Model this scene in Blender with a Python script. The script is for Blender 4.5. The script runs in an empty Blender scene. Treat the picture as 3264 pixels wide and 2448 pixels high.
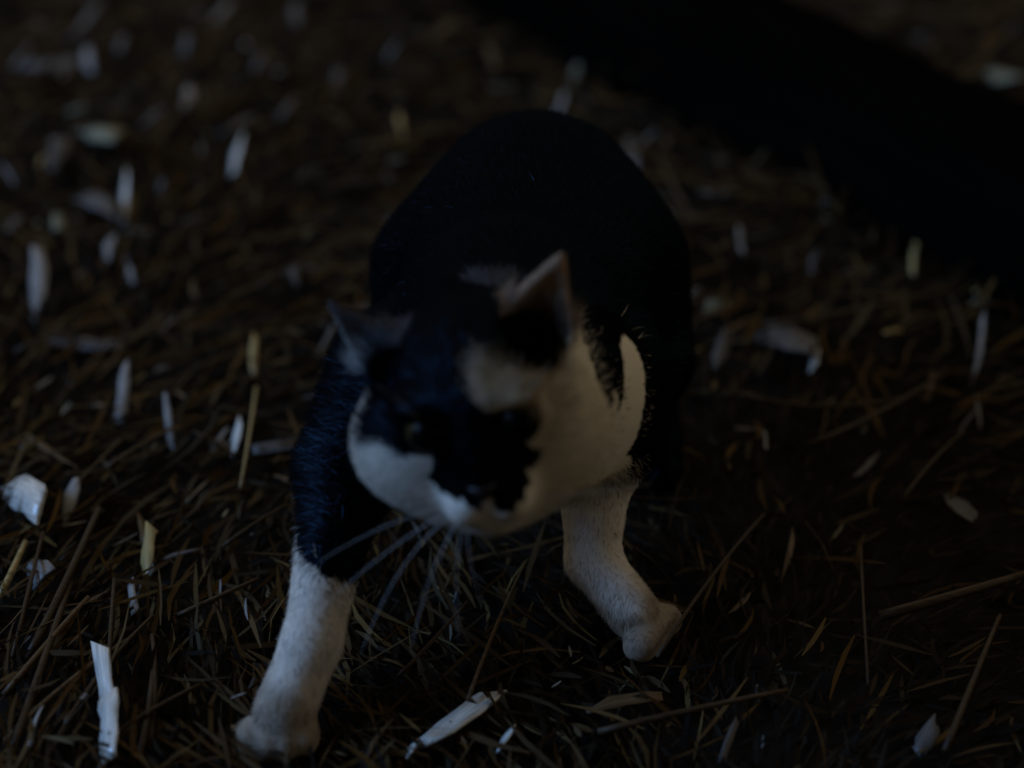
import bpy, math, random
import numpy as np
from mathutils import Vector, noise as mnoise

# ------------------------------------------------------------------ camera, sky, sun, exposure
sc = bpy.context.scene
COL = sc.collection
CAM_Z, CAM_PITCH = 0.655, 32.3
cam_data = bpy.data.cameras.new("camera")
cam = bpy.data.objects.new("camera", cam_data)
COL.objects.link(cam)
cam.location = (0, 0, CAM_Z)
cam.rotation_euler = (math.radians(90 - CAM_PITCH), 0, 0)
cam_data.sensor_width = 36.0
cam_data.lens = 67.2
cam_data.clip_start, cam_data.clip_end = 0.02, 400
cam_data.dof.use_dof = True
cam_data.dof.focus_distance = 1.0
cam_data.dof.aperture_fstop = 2.4
sc.camera = cam

SUN_ELEV, SUN_AZ = 28.0, -96.0          # azimuth from the view direction, minus = from the left
world = bpy.data.worlds.new("World")
sc.world = world
world.use_nodes = True
wn = world.node_tree.nodes
wl = world.node_tree.links
wn.clear()
sky = wn.new("ShaderNodeTexSky")
sky.sky_type = 'NISHITA'
sky.sun_disc = False
sky.dust_density = 0.0
sky.air_density = 1.0
sky.sun_elevation = math.radians(SUN_ELEV)
sky.sun_rotation = math.radians(SUN_AZ)
hs = wn.new("ShaderNodeHueSaturation")
hs.inputs["Saturation"].default_value = 0.25
bg = wn.new("ShaderNodeBackground")
bg.inputs["Strength"].default_value = 0.15
wo = wn.new("ShaderNodeOutputWorld")
wl.new(sky.outputs[0], hs.inputs["Color"])
tint = wn.new("ShaderNodeMix"); tint.data_type = 'RGBA'; tint.blend_type = 'MULTIPLY'
tint.inputs["Factor"].default_value = 1.0
for s_ in tint.inputs:
    if s_.name == "A" and s_.type == 'RGBA': wl.new(hs.outputs[0], s_)
    if s_.name == "B" and s_.type == 'RGBA': s_.default_value = (1.0, .92, .80, 1)
for s_ in tint.outputs:
    if s_.type == 'RGBA': tint_out = s_
cloud = wn.new("ShaderNodeMix"); cloud.data_type = 'RGBA'           # an even cloud layer over most of the clear sky
cloud.inputs["Factor"].default_value = 0.85
wl.new(tint_out, [s_ for s_ in cloud.inputs if s_.name == "A" and s_.type == 'RGBA'][0])
[s_ for s_ in cloud.inputs if s_.name == "B" and s_.type == 'RGBA'][0].default_value = (4.0, 3.4, 2.6, 1)
wl.new([s_ for s_ in cloud.outputs if s_.type == 'RGBA'][0], bg.inputs["Color"])
wl.new(bg.outputs[0], wo.inputs["Surface"])

sun_data = bpy.data.lights.new("sun", 'SUN')
sun_data.energy = 3.4
sun_data.angle = math.radians(24)
sun_data.color = (0.20, 0.47, 1.0)
sun = bpy.data.objects.new("sun", sun_data)
COL.objects.link(sun)
_el, _az = math.radians(SUN_ELEV), math.radians(SUN_AZ)
sun_from = Vector((math.sin(_az) * math.cos(_el), math.cos(_az) * math.cos(_el), math.sin(_el)))
sun.rotation_euler = sun_from.to_track_quat('Z', 'Y').to_euler()

sc.view_settings.view_transform = 'Standard'
sc.view_settings.look = 'None'
sc.view_settings.gamma = 1.0
sc.view_settings.exposure = -1.1
sc.cycles.max_bounces = 5
sc.cycles.diffuse_bounces = 3

random.seed(5)
rng = np.random.default_rng(5)

# ------------------------------------------------------------------ helpers
def principled(name):
    m = bpy.data.materials.new(name)
    m.use_nodes = True
    return m, m.node_tree.nodes, m.node_tree.links, m.node_tree.nodes["Principled BSDF"]

def link(name, me, mat=None, parent=None):
    o = bpy.data.objects.new(name, me)
    COL.objects.link(o)
    if mat is not None and me is not None:
        me.materials.append(mat)
    if parent is not None:
        o.parent = parent
    return o

def tag(o, label=None, cat=None, group=None, kind=None):
    if label: o["label"] = label
    if cat: o["category"] = cat
    if group: o["group"] = group
    if kind: o["kind"] = kind
    return o

def mesh_np(name, verts, faces, smooth=True):
    """faces: (n,3) or (n,4) index array"""
    me = bpy.data.meshes.new(name)
    verts = np.asarray(verts, np.float32)
    faces = np.asarray(faces, np.int32)
    n, k = faces.shape
    me.vertices.add(len(verts)); me.vertices.foreach_set("co", verts.ravel())
    me.loops.add(n * k); me.loops.foreach_set("vertex_index", faces.ravel())
    me.polygons.add(n)
    me.polygons.foreach_set("loop_start", np.arange(0, n * k, k, dtype=np.int32))
    me.update(calc_edges=True)
    me.polygons.foreach_set("use_smooth", np.full(n, smooth))
    me.update()
    return me

def set_colors(me, name, rgb):
    at = me.color_attributes.new(name, 'FLOAT_COLOR', 'POINT')
    c = np.ones((len(rgb), 4), np.float32); c[:, :3] = rgb
    at.data.foreach_set("color", c.ravel())

def unit(a):
    return a / (np.linalg.norm(a, axis=-1, keepdims=True) + 1e-12)

def ground_h(x, y):
    """unevenness of the trodden litter, metres"""
    return (0.010 * np.sin(4.1 * x + 1.3) * np.cos(3.3 * y + .4) + 0.006 * np.sin(9.0 * x - 5.0 * y)
            + 0.004 * np.cos(17 * x + 11 * y + 2.0) + 0.0025 * np.sin(31 * x - 23 * y)) * 0.8

# ------------------------------------------------------------------ materials
def mat_ground():
    m, n, l, b = principled("dark_soil")
    tc = n.new("ShaderNodeTexCoord")
    t = n.new("ShaderNodeTexNoise"); t.inputs["Scale"].default_value = 60; t.inputs["Detail"].default_value = 8
    r = n.new("ShaderNodeValToRGB")
    r.color_ramp.elements[0].color = (.003, .0022, .0015, 1); r.color_ramp.elements[0].position = .35
    r.color_ramp.elements[1].color = (.016, .011, .006, 1); r.color_ramp.elements[1].position = .75
    bp = n.new("ShaderNodeBump"); bp.inputs["Strength"].default_value = .8; bp.inputs["Distance"].default_value = .004
    l.new(tc.outputs["Object"], t.inputs["Vector"]); l.new(t.outputs["Fac"], r.inputs["Fac"])
    l.new(r.outputs["Color"], b.inputs["Base Color"]); l.new(t.outputs["Fac"], bp.inputs["Height"])
    l.new(bp.outputs["Normal"], b.inputs["Normal"])
    b.inputs["Roughness"].default_value = .85
    b.inputs["Specular IOR Level"].default_value = .2
    return m

def mat_attr(name, rough=.6, spec=.35, sheen=0.0, grain=0.0):
    m, n, l, b = principled(name)
    a = n.new("ShaderNodeAttribute"); a.attribute_name = "tint"
    src = a.outputs["Color"]
    if grain:
        tc = n.new("ShaderNodeTexCoord")
        t = n.new("ShaderNodeTexNoise"); t.inputs["Scale"].default_value = 900; t.inputs["Detail"].default_value = 3
        mr = n.new("ShaderNodeMapRange"); mr.inputs["To Min"].default_value = 1 - grain; mr.inputs["To Max"].default_value = 1 + grain
        mx = n.new("ShaderNodeVectorMath"); mx.operation = 'SCALE'
        l.new(tc.outputs["Object"], t.inputs["Vector"]); l.new(t.outputs["Fac"], mr.inputs["Value"])
        l.new(src, mx.inputs[0]); l.new(mr.outputs[0], mx.inputs["Scale"])
        src = mx.outputs[0]
    l.new(src, b.inputs["Base Color"])
    b.inputs["Roughness"].default_value = rough
    b.inputs["Specular IOR Level"].default_value = spec
    if sheen:
        b.inputs["Sheen Weight"].default_value = sheen
        b.inputs["Sheen Roughness"].default_value = .4
    return m

def mat_chip(name, rgb, rough=.38, spec=.5):
    """pale shaved wood or dry straw: streaky along its length, a little waxy"""
    m, n, l, b = principled(name)
    tc = n.new("ShaderNodeTexCoord")
    mp = n.new("ShaderNodeMapping"); mp.inputs["Scale"].default_value = (60, 900, 200)
    t = n.new("ShaderNodeTexNoise"); t.inputs["Scale"].default_value = 1; t.inputs["Detail"].default_value = 5
    r = n.new("ShaderNodeValToRGB")
    r.color_ramp.elements[0].color = tuple(c * .45 for c in rgb) + (1,); r.color_ramp.elements[0].position = .3
    r.color_ramp.elements[1].color = tuple(min(1, c * 1.15) for c in rgb) + (1,); r.color_ramp.elements[1].position = .65
    bp = n.new("ShaderNodeBump"); bp.inputs["Strength"].default_value = .35; bp.inputs["Distance"].default_value = .0006
    l.new(tc.outputs["Object"], mp.inputs["Vector"]); l.new(mp.outputs[0], t.inputs["Vector"])
    l.new(t.outputs["Fac"], r.inputs["Fac"]); l.new(r.outputs[0], b.inputs["Base Color"])
    l.new(t.outputs["Fac"], bp.inputs["Height"]); l.new(bp.outputs[0], b.inputs["Normal"])
    b.inputs["Roughness"].default_value = rough
    b.inputs["Specular IOR Level"].default_value = spec
    return m

M_SOIL = mat_ground()
M_LITTER = mat_attr("trodden_litter", .75, .10, grain=.3)
M_CHIP = {
    'W': mat_chip("fresh_shaving", (.86, .86, .78), .24, 1.0),
    'p': mat_chip("pale_chip", (.32, .315, .30), .40, .4),
    'g': mat_chip("greenish_chip", (.22, .23, .16), .5, .3),
    's': mat_chip("grey_chip", (.125, .12, .115), .5, .3),
    'y': mat_chip("yellow_straw", (.46, .34, .13), .36),
    't': mat_chip("tan_straw", (.14, .085, .038), .45, .3),
    'b': mat_chip("brown_straw", (.062, .036, .016), .5, .25),
}
def mat_fur(name, gloss, trans):
    """matt hair with a little light through it and a faint even sheen"""
    m = bpy.data.materials.new(name); m.use_nodes = True
    n, l = m.node_tree.nodes, m.node_tree.links
    n.remove(n["Principled BSDF"])
    a = n.new("ShaderNodeAttribute"); a.attribute_name = "tint"
    d = n.new("ShaderNodeBsdfDiffuse"); t = n.new("ShaderNodeBsdfTranslucent"); g = n.new("ShaderNodeBsdfGlossy")
    g.inputs["Roughness"].default_value = .36
    g.inputs["Color"].default_value = (.42, .66, 1.0, 1)  # sheen tinted blue to imitate cool light on the black fur
    l.new(a.outputs["Color"], d.inputs["Color"]); l.new(a.outputs["Color"], t.inputs["Color"])
    m1, m2 = n.new("ShaderNodeMixShader"), n.new("ShaderNodeMixShader")
    m1.inputs[0].default_value = trans; m2.inputs[0].default_value = gloss
    l.new(d.outputs[0], m1.inputs[1]); l.new(t.outputs[0], m1.inputs[2])
    l.new(m1.outputs[0], m2.inputs[1]); l.new(g.outputs[0], m2.inputs[2])
    l.new(m2.outputs[0], n["Material Output"].inputs["Surface"])
    return m
M_FUR = mat_fur("cat_fur", .017, .3)
M_COAT = mat_fur("cat_undercoat", .002, 0.0)

# ------------------------------------------------------------------ ground
def axis_coords(lo, hi, step, far):
    c = list(np.arange(lo, hi + 1e-6, step)); s = step
    a, b = lo, hi
    while b < far:
        s *= 1.5; b += s; c.append(b)
    s = step
    while a > -far:
        s *= 1.5; a -= s; c.insert(0, a)
    return np.array(c)
gx, gy = axis_coords(-.9, .9, .012, 150), axis_coords(.35, 2.4, .012, 150)
X, Y = np.meshgrid(gx, gy, indexing='ij')
Z = ground_h(X, Y) * np.clip(1.4 - np.hypot(X, Y - 1.2) / 4, 0, 1) - .004
gv = np.stack([X, Y, Z], -1).reshape(-1, 3)
nx, ny = len(gx), len(gy)
ii = (np.arange(nx - 1)[:, None] * ny + np.arange(ny - 1)[None]).ravel()
ground = link("ground", mesh_np("ground", gv, np.stack([ii, ii + ny, ii + ny + 1, ii + 1], 1)), M_SOIL)
tag(ground, kind="structure")

# ------------------------------------------------------------------ unseen boards added behind and over the viewer to block sky light
def mat_shade_boards():
    m, n, l, b = principled("shade_boards")
    tc = n.new("ShaderNodeTexCoord")
    mp = n.new("ShaderNodeMapping"); mp.inputs["Scale"].default_value = (30, 30, 2)
    t = n.new("ShaderNodeTexNoise"); t.inputs["Scale"].default_value = 1; t.inputs["Detail"].default_value = 6
    r = n.new("ShaderNodeValToRGB")
    r.color_ramp.elements[0].color = (.025, .018, .012, 1); r.color_ramp.elements[1].color = (.085, .062, .042, 1)
    l.new(tc.outputs["Object"], mp.inputs[0]); l.new(mp.outputs[0], t.inputs["Vector"]); l.new(t.outputs["Fac"], r.inputs[0])
    l.new(r.outputs[0], b.inputs["Base Color"]); b.inputs["Roughness"].default_value = .85
    return m
M_BOARD = mat_shade_boards()
def shade_board_wall(x0, y0, x1, y1, h, name):
    w = bpy.data.objects.new(name, None); COL.objects.link(w); w.location = (x0, y0, 0)
    w.rotation_euler = (0, 0, math.atan2(y1 - y0, x1 - x0)); tag(w, kind="structure")
    L = math.hypot(x1 - x0, y1 - y0); n = int(L / .16); bw = L / n
    me = bpy.data.meshes.new("plank")
    c = [(sx * (bw * .5 - .003), sy * .012, z) for z in (-.05, h) for sx, sy in ((-1, -1), (1, -1), (1, 1), (-1, 1))]
    me.from_pydata(c, [], [(3, 2, 1, 0), (4, 5, 6, 7), (0, 1, 5, 4), (1, 2, 6, 5), (2, 3, 7, 6), (3, 0, 4, 7)])
    me.materials.append(M_BOARD)
    for i in range(n):
        p = bpy.data.objects.new("plank", me); COL.objects.link(p); p.parent = w
        p.location = ((i + .5) * bw, random.uniform(-.006, .006), random.uniform(-.03, .02))
    shade_rail = bpy.data.meshes.new("shade_rail")
    c = [(x, y, z) for z in (-.045, .045) for x, y in ((0, .016), (L, .016), (L, .06), (0, .06))]
    shade_rail.from_pydata(c, [], [(3, 2, 1, 0), (4, 5, 6, 7), (0, 1, 5, 4), (1, 2, 6, 5), (2, 3, 7, 6), (3, 0, 4, 7)])
    shade_rail.materials.append(M_BOARD)
    for z in (.35, h - .35):
        o = bpy.data.objects.new("shade_rail", shade_rail); COL.objects.link(o); o.parent = w; o.location = (0, .004, z)
shade_board_wall(1.35, -.48, -1.35, -.48, 1.74, "shade_wall")
def shade_board_roof(x0, x1, y0, y1, z0, z1):
    """added boards over the viewer that block overhead light, falling towards the cat"""
    w = bpy.data.objects.new("shade_roof", None); COL.objects.link(w); tag(w, kind="structure")
    n = int((x1 - x0) / .18); bw = (x1 - x0) / n; L = math.hypot(y1 - y0, z1 - z0)
    me = bpy.data.meshes.new("plank")
    c = [(sx * (bw * .5 - .001), y, z) for z in (-.012, .012) for sx, y in ((-1, 0), (1, 0), (1, L), (-1, L))]
    me.from_pydata(c, [], [(3, 2, 1, 0), (4, 5, 6, 7), (0, 1, 5, 4), (1, 2, 6, 5), (2, 3, 7, 6), (3, 0, 4, 7)])
    me.materials.append(M_BOARD)
    for i in range(n):
        p = bpy.data.objects.new("plank", me); COL.objects.link(p); p.parent = w
        p.location = (x0 + (i + .5) * bw, y0, z0 + random.uniform(-.003, .003))
        p.rotation_euler = (math.atan2(z1 - z0, y1 - y0), 0, 0)
shade_board_roof(-1.4, 1.4, -.56, .66, 1.80, 1.30)

# ------------------------------------------------------------------ litter: uncountable bits of trodden straw and bark
def strip_field(cx, cy, cz, length, width, yaw, pitch, bend, tint, lift=0.0, nseg=3):
    """many curved ribbons at once -> verts, quads, per-vertex tint"""
    N = len(cx)
    t = np.linspace(-.5, .5, nseg + 1)
    dx, dy = np.cos(yaw), np.sin(yaw)
    L = length[:, None] * t[None]
    side = bend[:, None] * length[:, None] * (t[None] ** 2 - .08)
    px = cx[:, None] + dx[:, None] * L * np.cos(pitch)[:, None] - dy[:, None] * side
    py = cy[:, None] + dy[:, None] * L * np.cos(pitch)[:, None] + dx[:, None] * side
    pz = cz[:, None] + L * np.sin(pitch)[:, None] - np.abs(bend)[:, None] * .3 * length[:, None] * (t[None] ** 2)
    w = width[:, None] * .5 * (1 - .75 * (2 * np.abs(t[None])) ** 3)
    roll = rng.uniform(-.9, .9, N)
    wx, wy, wz = -dy * np.cos(roll), dx * np.cos(roll), np.sin(roll)
    A = np.stack([px + wx[:, None] * w, py + wy[:, None] * w, pz + wz[:, None] * w], -1)
    B = np.stack([px - wx[:, None] * w, py - wy[:, None] * w, pz - wz[:, None] * w], -1)
    V = np.stack([A, B], 2).reshape(-1, 3)
    base = (np.arange(N) * (nseg + 1) * 2)[:, None] + (np.arange(nseg) * 2)[None]
    base = base.ravel()
    Fc = np.stack([base, base + 1, base + 3, base + 2], 1)
    C = np.repeat(tint, (nseg + 1) * 2, 0)
    return V, Fc, C

def scatter(N, lo_len, hi_len, lo_w, hi_w, tints, lift, pitch=.25, thin=0.0, ring=False):
    y = rng.uniform(.45, 2.25, N); x = rng.uniform(-1, 1, N) * (.22 + .33 * y)
    if ring:                                               # the same litter further out, round the part in view
        y = rng.uniform(-.4, 4.6, N); x = rng.uniform(-2.6, 2.6, N)
        out = (y < .45) | (y > 2.2) | (np.abs(x) > .2 + .32 * y)
        x, y = x[out], y[out]; N = len(x)
    ln = rng.uniform(lo_len, hi_len, N) * rng.uniform(.6, 1, N); w = rng.uniform(lo_w, hi_w, N)
    aligned = rng.random(N) < .68
    bare = np.clip((x + .03 + .05 * np.sin(7 * y)) / .12, 0, 1) * np.clip((1.08 - y + .06 * np.sin(11 * x)) / .15, 0, 1)   # straw thinned to a mostly bare patch to imitate shade
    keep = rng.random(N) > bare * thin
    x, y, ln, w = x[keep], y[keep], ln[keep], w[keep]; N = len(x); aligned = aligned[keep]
    lie = .75 + .9 * np.sin(3.1 * x + 2.3 * y + .5) + .7 * np.sin(9.0 * x - 6.0 * y)        # how the straw was trodden down
    yaw = np.where(aligned, lie + rng.normal(0, .30, N), rng.uniform(-math.pi, math.pi, N))
    tint = tints[rng.integers(0, len(tints), N)] * rng.uniform(.55, 1.3, (N, 1))
    return strip_field(x, y, ground_h(x, y) + rng.uniform(0, lift, N), ln, w, yaw, rng.normal(0, pitch, N),
                       rng.normal(0, .25, N), tint)

DARK = .25 * np.array([[.050, .030, .013], [.075, .045, .019], [.034, .024, .014], [.060, .040, .020], [.092, .057, .022]])
MID = .40 * np.array([[.20, .11, .036], [.15, .080, .026], [.23, .145, .055], [.17, .12, .055], [.27, .16, .045]])
PALE = .6 * np.array([[.34, .29, .20], [.28, .27, .25], [.36, .28, .13]])
parts = [scatter(26000, .012, .05, .0012, .0034, DARK, .012),
         scatter(8000, .008, .022, .0018, .0045, DARK, .010),
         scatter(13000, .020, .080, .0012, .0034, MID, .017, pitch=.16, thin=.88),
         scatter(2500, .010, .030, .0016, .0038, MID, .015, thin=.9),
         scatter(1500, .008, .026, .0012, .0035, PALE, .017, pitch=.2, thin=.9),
         scatter(90000, .03, .10, .0024, .0065, np.concatenate([DARK, DARK, MID]), .014, ring=True)]
_n = 200                                                   # straw drifted up against the log's near side
_t = rng.uniform(-.75, .75, _n); _ph = np.abs(rng.normal(0, .22, _n)) - .25
_ax = np.array([.341, -.538]) / math.hypot(.341, .538); _pr = np.array([_ax[1], -_ax[0]])
_pr = _pr if _pr[1] < 0 else -_pr
_x = .245 + _ax[0] * _t + _pr[0] * .086 * np.cos(_ph); _y = 1.398 + _ax[1] * _t + _pr[1] * .086 * np.cos(_ph)
parts.append(strip_field(_x, _y,   .020 + .080 * np.sin(_ph), rng.uniform(.02, .07, _n), rng.uniform(.0015, .0045, _n),
             rng.uniform(-3, 3, _n), rng.normal(0, .4, _n), rng.normal(0, .3, _n), MID[rng.integers(0, 5, _n)] * rng.uniform(.4, 1.1, (_n, 1))))
off, VV, FF, CC = 0, [], [], []
for v, f, c in parts:
    VV.append(v); FF.append(f + off); CC.append(c); off += len(v)
lit_me = mesh_np("trodden_straw_litter", np.concatenate(VV), np.concatenate(FF))
set_colors(lit_me, "tint", np.concatenate(CC))
litter = link("trodden_straw_litter", lit_me, M_LITTER)
tag(litter, "dark brown trodden straw and bark litter covering the ground", "litter", kind="stuff")

# ------------------------------------------------------------------ the cat: one implicit surface, meshed with surface nets
def R_head():
    pitch, roll, yaw = math.radians(0), math.radians(10.5), math.radians(0)
    f = np.array([math.sin(yaw) * math.cos(pitch), -math.cos(yaw) * math.cos(pitch), math.sin(pitch)])
    up0 = np.array([0, math.sin(pitch) * 1.0, math.cos(pitch)])
    up0 = up0 - f * np.dot(up0, f); up0 /= np.linalg.norm(up0)
    r0 = np.cross(up0, -f); r0 = np.cross(f, up0) * -1
    # r0 points to the right of the picture
    if r0[0] < 0: r0 = -r0
    up = up0 * math.cos(roll) - r0 * math.sin(roll)
    r = r0 * math.cos(roll) + up0 * math.sin(roll)
    return np.stack([r, up, f])
HR = R_head()
HC = np.array([-.0150, .742, .1705])
def H(r, u, f):                       # head frame in centimetres -> scene
    return HC + (np.array([r, u, f]) * .01) @ HR

PR = []                                # primitives: (op, kind, params, blend)
def ell(c, rad, rot=None, k=.012, op='+'):
    PR.append((op, 'e', (np.array(c, float), np.array(rad, float), rot), k))
def cone(a, b, ra, rb, k=.012, op='+'):
    PR.append((op, 'c', (np.array(a, float), np.array(b, float), ra, rb), k))

# torso
ell((-.002, .842, .142), (.058, .070, .064), k=.02)
ell((.010, .915, .136), (.070, .085, .068), k=.03)
ell((.014, .980, .144), (.064, .064, .064), k=.03)
ell((.060, .955, .120), (.030, .050, .055), k=.02)
ell((-.030, .960, .120), (.030, .050, .055), k=.02)
cone((-.004, .835, .160), (-.018, .775, .170), .050, .040, k=.02)
ell((.020, .800, .135), (.038, .036, .050), k=.02)
ell((.054, .840, .115), (.028, .040, .042), k=.02)         # full white ruff on one side
# tail, hanging behind
cone((.018, 1.030, .155), (.030, 1.085, .110), .016, .013)
cone((.030, 1.085, .110), (.050, 1.150, .055), .013, .011)
cone((.050, 1.150, .055), (.080, 1.220, .035), .011, .008)
# front legs
LS, LE, LW, LP = (-.060, .822, .140), (-.084, .800, .098), (-.099, .730, .042), (-.112, .708, .017)
cone(LS, LE, .034, .025, k=.02); cone(LE, LW, .022, .0135); cone(LW, LP, .0140, .0155, k=.008)
for dx in (-.012, -.004, .004, .012):
    ell((LP[0] + dx * 1.15 - .003, LP[1] - .013 + abs(dx) * .5, .007), (.0070, .011, .009), k=.004)
RS, RE, RW, RP = (.036, .826, .135), (.044, .840, .088), (.043, .812, .031), (.064, .788, .014)
cone(RS, RE, .034, .025, k=.02); cone(RE, RW, .023, .0135); cone(RW, RP, .0135, .0145, k=.008)
for dx in (-.012, -.004, .004, .012):
    ell((RP[0] + .010 + dx * .6, RP[1] - .008 + dx * .9, .007), (.0095, .0085, .009), k=.004)
# hind legs: thigh, hock pointing back, shank, paw
for s, px in ((-1, -.060), (1, .088)):
    kx = px * .85
    cone((kx * .8, .965, .120), (kx, .925, .085), .040, .026, k=.02)
    cone((kx, .925, .085), (px, .985, .050), .024, .013)
    cone((px, .985, .050), (px, .950, .016), .012, .012)
    cone((px, .950, .016), (px, .918, .013), .013, .012, k=.006)
# head
ell(H(0, 1.3, -.8), (.041, .038, .042), HR, k=.012)
for s in (-1, 1):
    ell(H((3.15 if s < 0 else 2.95) * s, -1.1, .1), (.029 if s < 0 else .027, .031, .028), HR, k=.016)
    cone(H(.5 * s, -1.5, 2.6), H(.95 * s, -2.35, 3.8), .015, .0105, k=.006)
    ell(H(2.0 * s, 2.35, 2.5), (.014, .007, .010), HR, k=.008)
cone(H(0, 1.7, 2.3), H(0, -1.25, 4.2), .015, .0078, k=.008)
cone(H(0, -2.6, 1.9), H(0, -3.45, 3.2), .015, .0095, k=.006)
ell(H(0, -3.1, 0.2), (.038, .030, .030), HR, k=.016)
for s in (-1, 1):
    ell(H(2.1 * s, 1.15, 3.6), (.0085, .0075, .0085), HR, k=.005, op='-')
# ears
EARS = {-1: (H(-3.7, 2.9, -1.4), H(-5.75, 6.0, -1.6)), 1: (H(3.1, 3.4, -1.4), H(5.0, 6.5, -1.8))}
for s in (-1, 1):
    a, b = EARS[s]
    er = .0150 if s < 0 else .0205
    cone(a, b, er, .0022, k=.006)
    d = HR[2] * .0138 + HR[0] * s * .0015
    cone(a + d, b + d * .42, er - .0017, .0012, k=.002, op='-')

def prim_d(kind, p, Q):
    if kind == 'e':
        c, rad, rot = p
        q = Q - c
        if rot is not None: q = q @ rot.T
        k0 = np.linalg.norm(q / rad, axis=-1); k1 = np.linalg.norm(q / (rad * rad), axis=-1)
        return k0 * (k0 - 1) / (k1 + 1e-9)
    a, b, ra, rb = p
    ba = b - a
    t = np.clip(((Q - a) @ ba) / (ba @ ba), 0, 1)
    return np.linalg.norm(Q - a - t[..., None] * ba, axis=-1) - (ra + (rb - ra) * t)

STEP = .0022
lo = np.array([-.165, .655, -.006]); hi = np.array([.145, 1.245, .262])
dims = np.ceil((hi - lo) / STEP).astype(int) + 1
axs = [lo[i] + STEP * np.arange(dims[i]) for i in range(3)]
D = np.full(dims, .05, np.float32)
for op, kind, p, k in PR:
    if kind == 'e':
        rr = p[1].max(); bl, bh = p[0] - rr, p[0] + rr
    else:
        bl = np.minimum(p[0] - p[2], p[1] - p[3]); bh = np.maximum(p[0] + p[2], p[1] + p[3])
    m = k + .012
    i0 = np.clip(((bl - m - lo) / STEP).astype(int), 0, dims - 1); i1 = np.clip(((bh + m - lo) / STEP).astype(int) + 2, 1, dims)
    sl = tuple(slice(i0[i], i1[i]) for i in range(3))
    Q = np.stack(np.meshgrid(axs[0][sl[0]], axs[1][sl[1]], axs[2][sl[2]], indexing='ij'), -1)
    d = prim_d(kind, p, Q)
    cur = D[sl]
    if op == '+':
        h = np.clip(.5 + .5 * (cur - d) / k, 0, 1)
        D[sl] = cur + (d - cur) * h - k * h * (1 - h)
    else:
        h = np.clip(.5 - .5 * (cur + d) / k, 0, 1)
        D[sl] = cur + (-d - cur) * h + k * h * (1 - h)

def surface_nets(D):
    s = D < 0
    nx, ny, nz = D.shape
    cs = sum(s[i:nx - 1 + i, j:ny - 1 + j, k:nz - 1 + k].astype(np.int8) for i in (0, 1) for j in (0, 1) for k in (0, 1))
    act = (cs > 0) & (cs < 8)
    cells = np.argwhere(act)
    idx = np.full(act.shape, -1, np.int64); idx[act] = np.arange(len(cells))
    acc = np.zeros((len(cells), 3)); cnt = np.zeros(len(cells))
    cor = [(i, j, k) for i in (0, 1) for j in (0, 1) for k in (0, 1)]
    val = {c: D[cells[:, 0] + c[0], cells[:, 1] + c[1], cells[:, 2] + c[2]] for c in cor}
    for c in cor:
        for ax in range(3):
            if c[ax] == 0:
                e = list(c); e[ax] = 1; e = tuple(e)
                a, b = val[c], val[e]
                cr = (a < 0) != (b < 0)
                t = np.where(cr, a / np.where(cr, a - b, 1), 0)
                p = np.tile(np.array(c, float), (len(cells), 1)); p[:, ax] += t
                acc[cr] += p[cr]; cnt[cr] += 1
    V = cells + acc / cnt[:, None]
    F = []
    for ax in range(3):
        u, v = [(1, 2), (2, 0), (0, 1)][ax]
        a = s[tuple(slice(0, -1) if i == ax else slice(None) for i in range(3))]
        b = s[tuple(slice(1, None) if i == ax else slice(None) for i in range(3))]
        e = np.argwhere(a != b)
        e = e[(e[:, u] > 0) & (e[:, v] > 0) & (e[:, u] < D.shape[u] - 1) & (e[:, v] < D.shape[v] - 1)]
        sgn = s[e[:, 0], e[:, 1], e[:, 2]]
        def cell(du, dv):
            q = e.copy(); q[:, u] += du; q[:, v] += dv
            return idx[q[:, 0], q[:, 1], q[:, 2]]
        q = np.stack([cell(-1, -1), cell(0, -1), cell(0, 0), cell(-1, 0)], 1)
        q[~sgn] = q[~sgn][:, ::-1]
        F.append(q)
    return V, np.concatenate(F)
cv, cf = surface_nets(D)
cv = lo + cv * STEP

# drop specks that the carving may have left loose, keep the one connected body
def largest(V, F):
    lab = np.arange(len(V))
    while True:
        m = lab[F].min(1)
        new = lab.copy()
        for c in range(4): np.minimum.at(new, F[:, c], m)
        new = new[new]
        if (new == lab).all(): break
        lab = new
    vals, cnt = np.unique(lab, return_counts=True)
    keep = lab == vals[cnt.argmax()]
    mp = np.cumsum(keep) - 1
    return V[keep], mp[F[keep[F[:, 0]]]]
cv, cf = largest(cv, cf)

def vert_normals(V, F):
    n = np.cross(V[F[:, 2]] - V[F[:, 0]], V[F[:, 3]] - V[F[:, 1]])
    N = np.zeros_like(V)
    for c in range(4): np.add.at(N, F[:, c], n)
    return unit(N)
# light smoothing
for _ in range(2):
    s = np.zeros_like(cv); w = np.zeros(len(cv))
    for a in range(4):
        np.add.at(s, cf[:, a], cv[cf[:, (a + 1) % 4]]); np.add.at(w, cf[:, a], 1)
    cv = cv * .6 + .4 * s / w[:, None]
cn = vert_normals(cv, cf)

# ---- coat pattern, in the cat's own frames
def in_poly(px, py, poly):
    poly = np.array(poly, float); ins = np.zeros(len(px), bool)
    x0, y0 = poly[-1]
    for x1, y1 in poly:
        c = ((y1 > py) != (y0 > py)) & (px < (x0 - x1) * (py - y1) / (y0 - y1 + 1e-12) + x1)
        ins ^= c; x0, y0 = x1, y1
    return ins

def fnoise(P, scale, seed=0):
    r = np.random.default_rng(seed); out = np.zeros(len(P))
    for i in range(5):
        k = r.normal(0, 1, 3); k *= scale / np.linalg.norm(k) * r.uniform(.7, 1.5)
        out += np.sin(P @ k + r.uniform(0, 6.28))
    return out / 5

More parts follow.
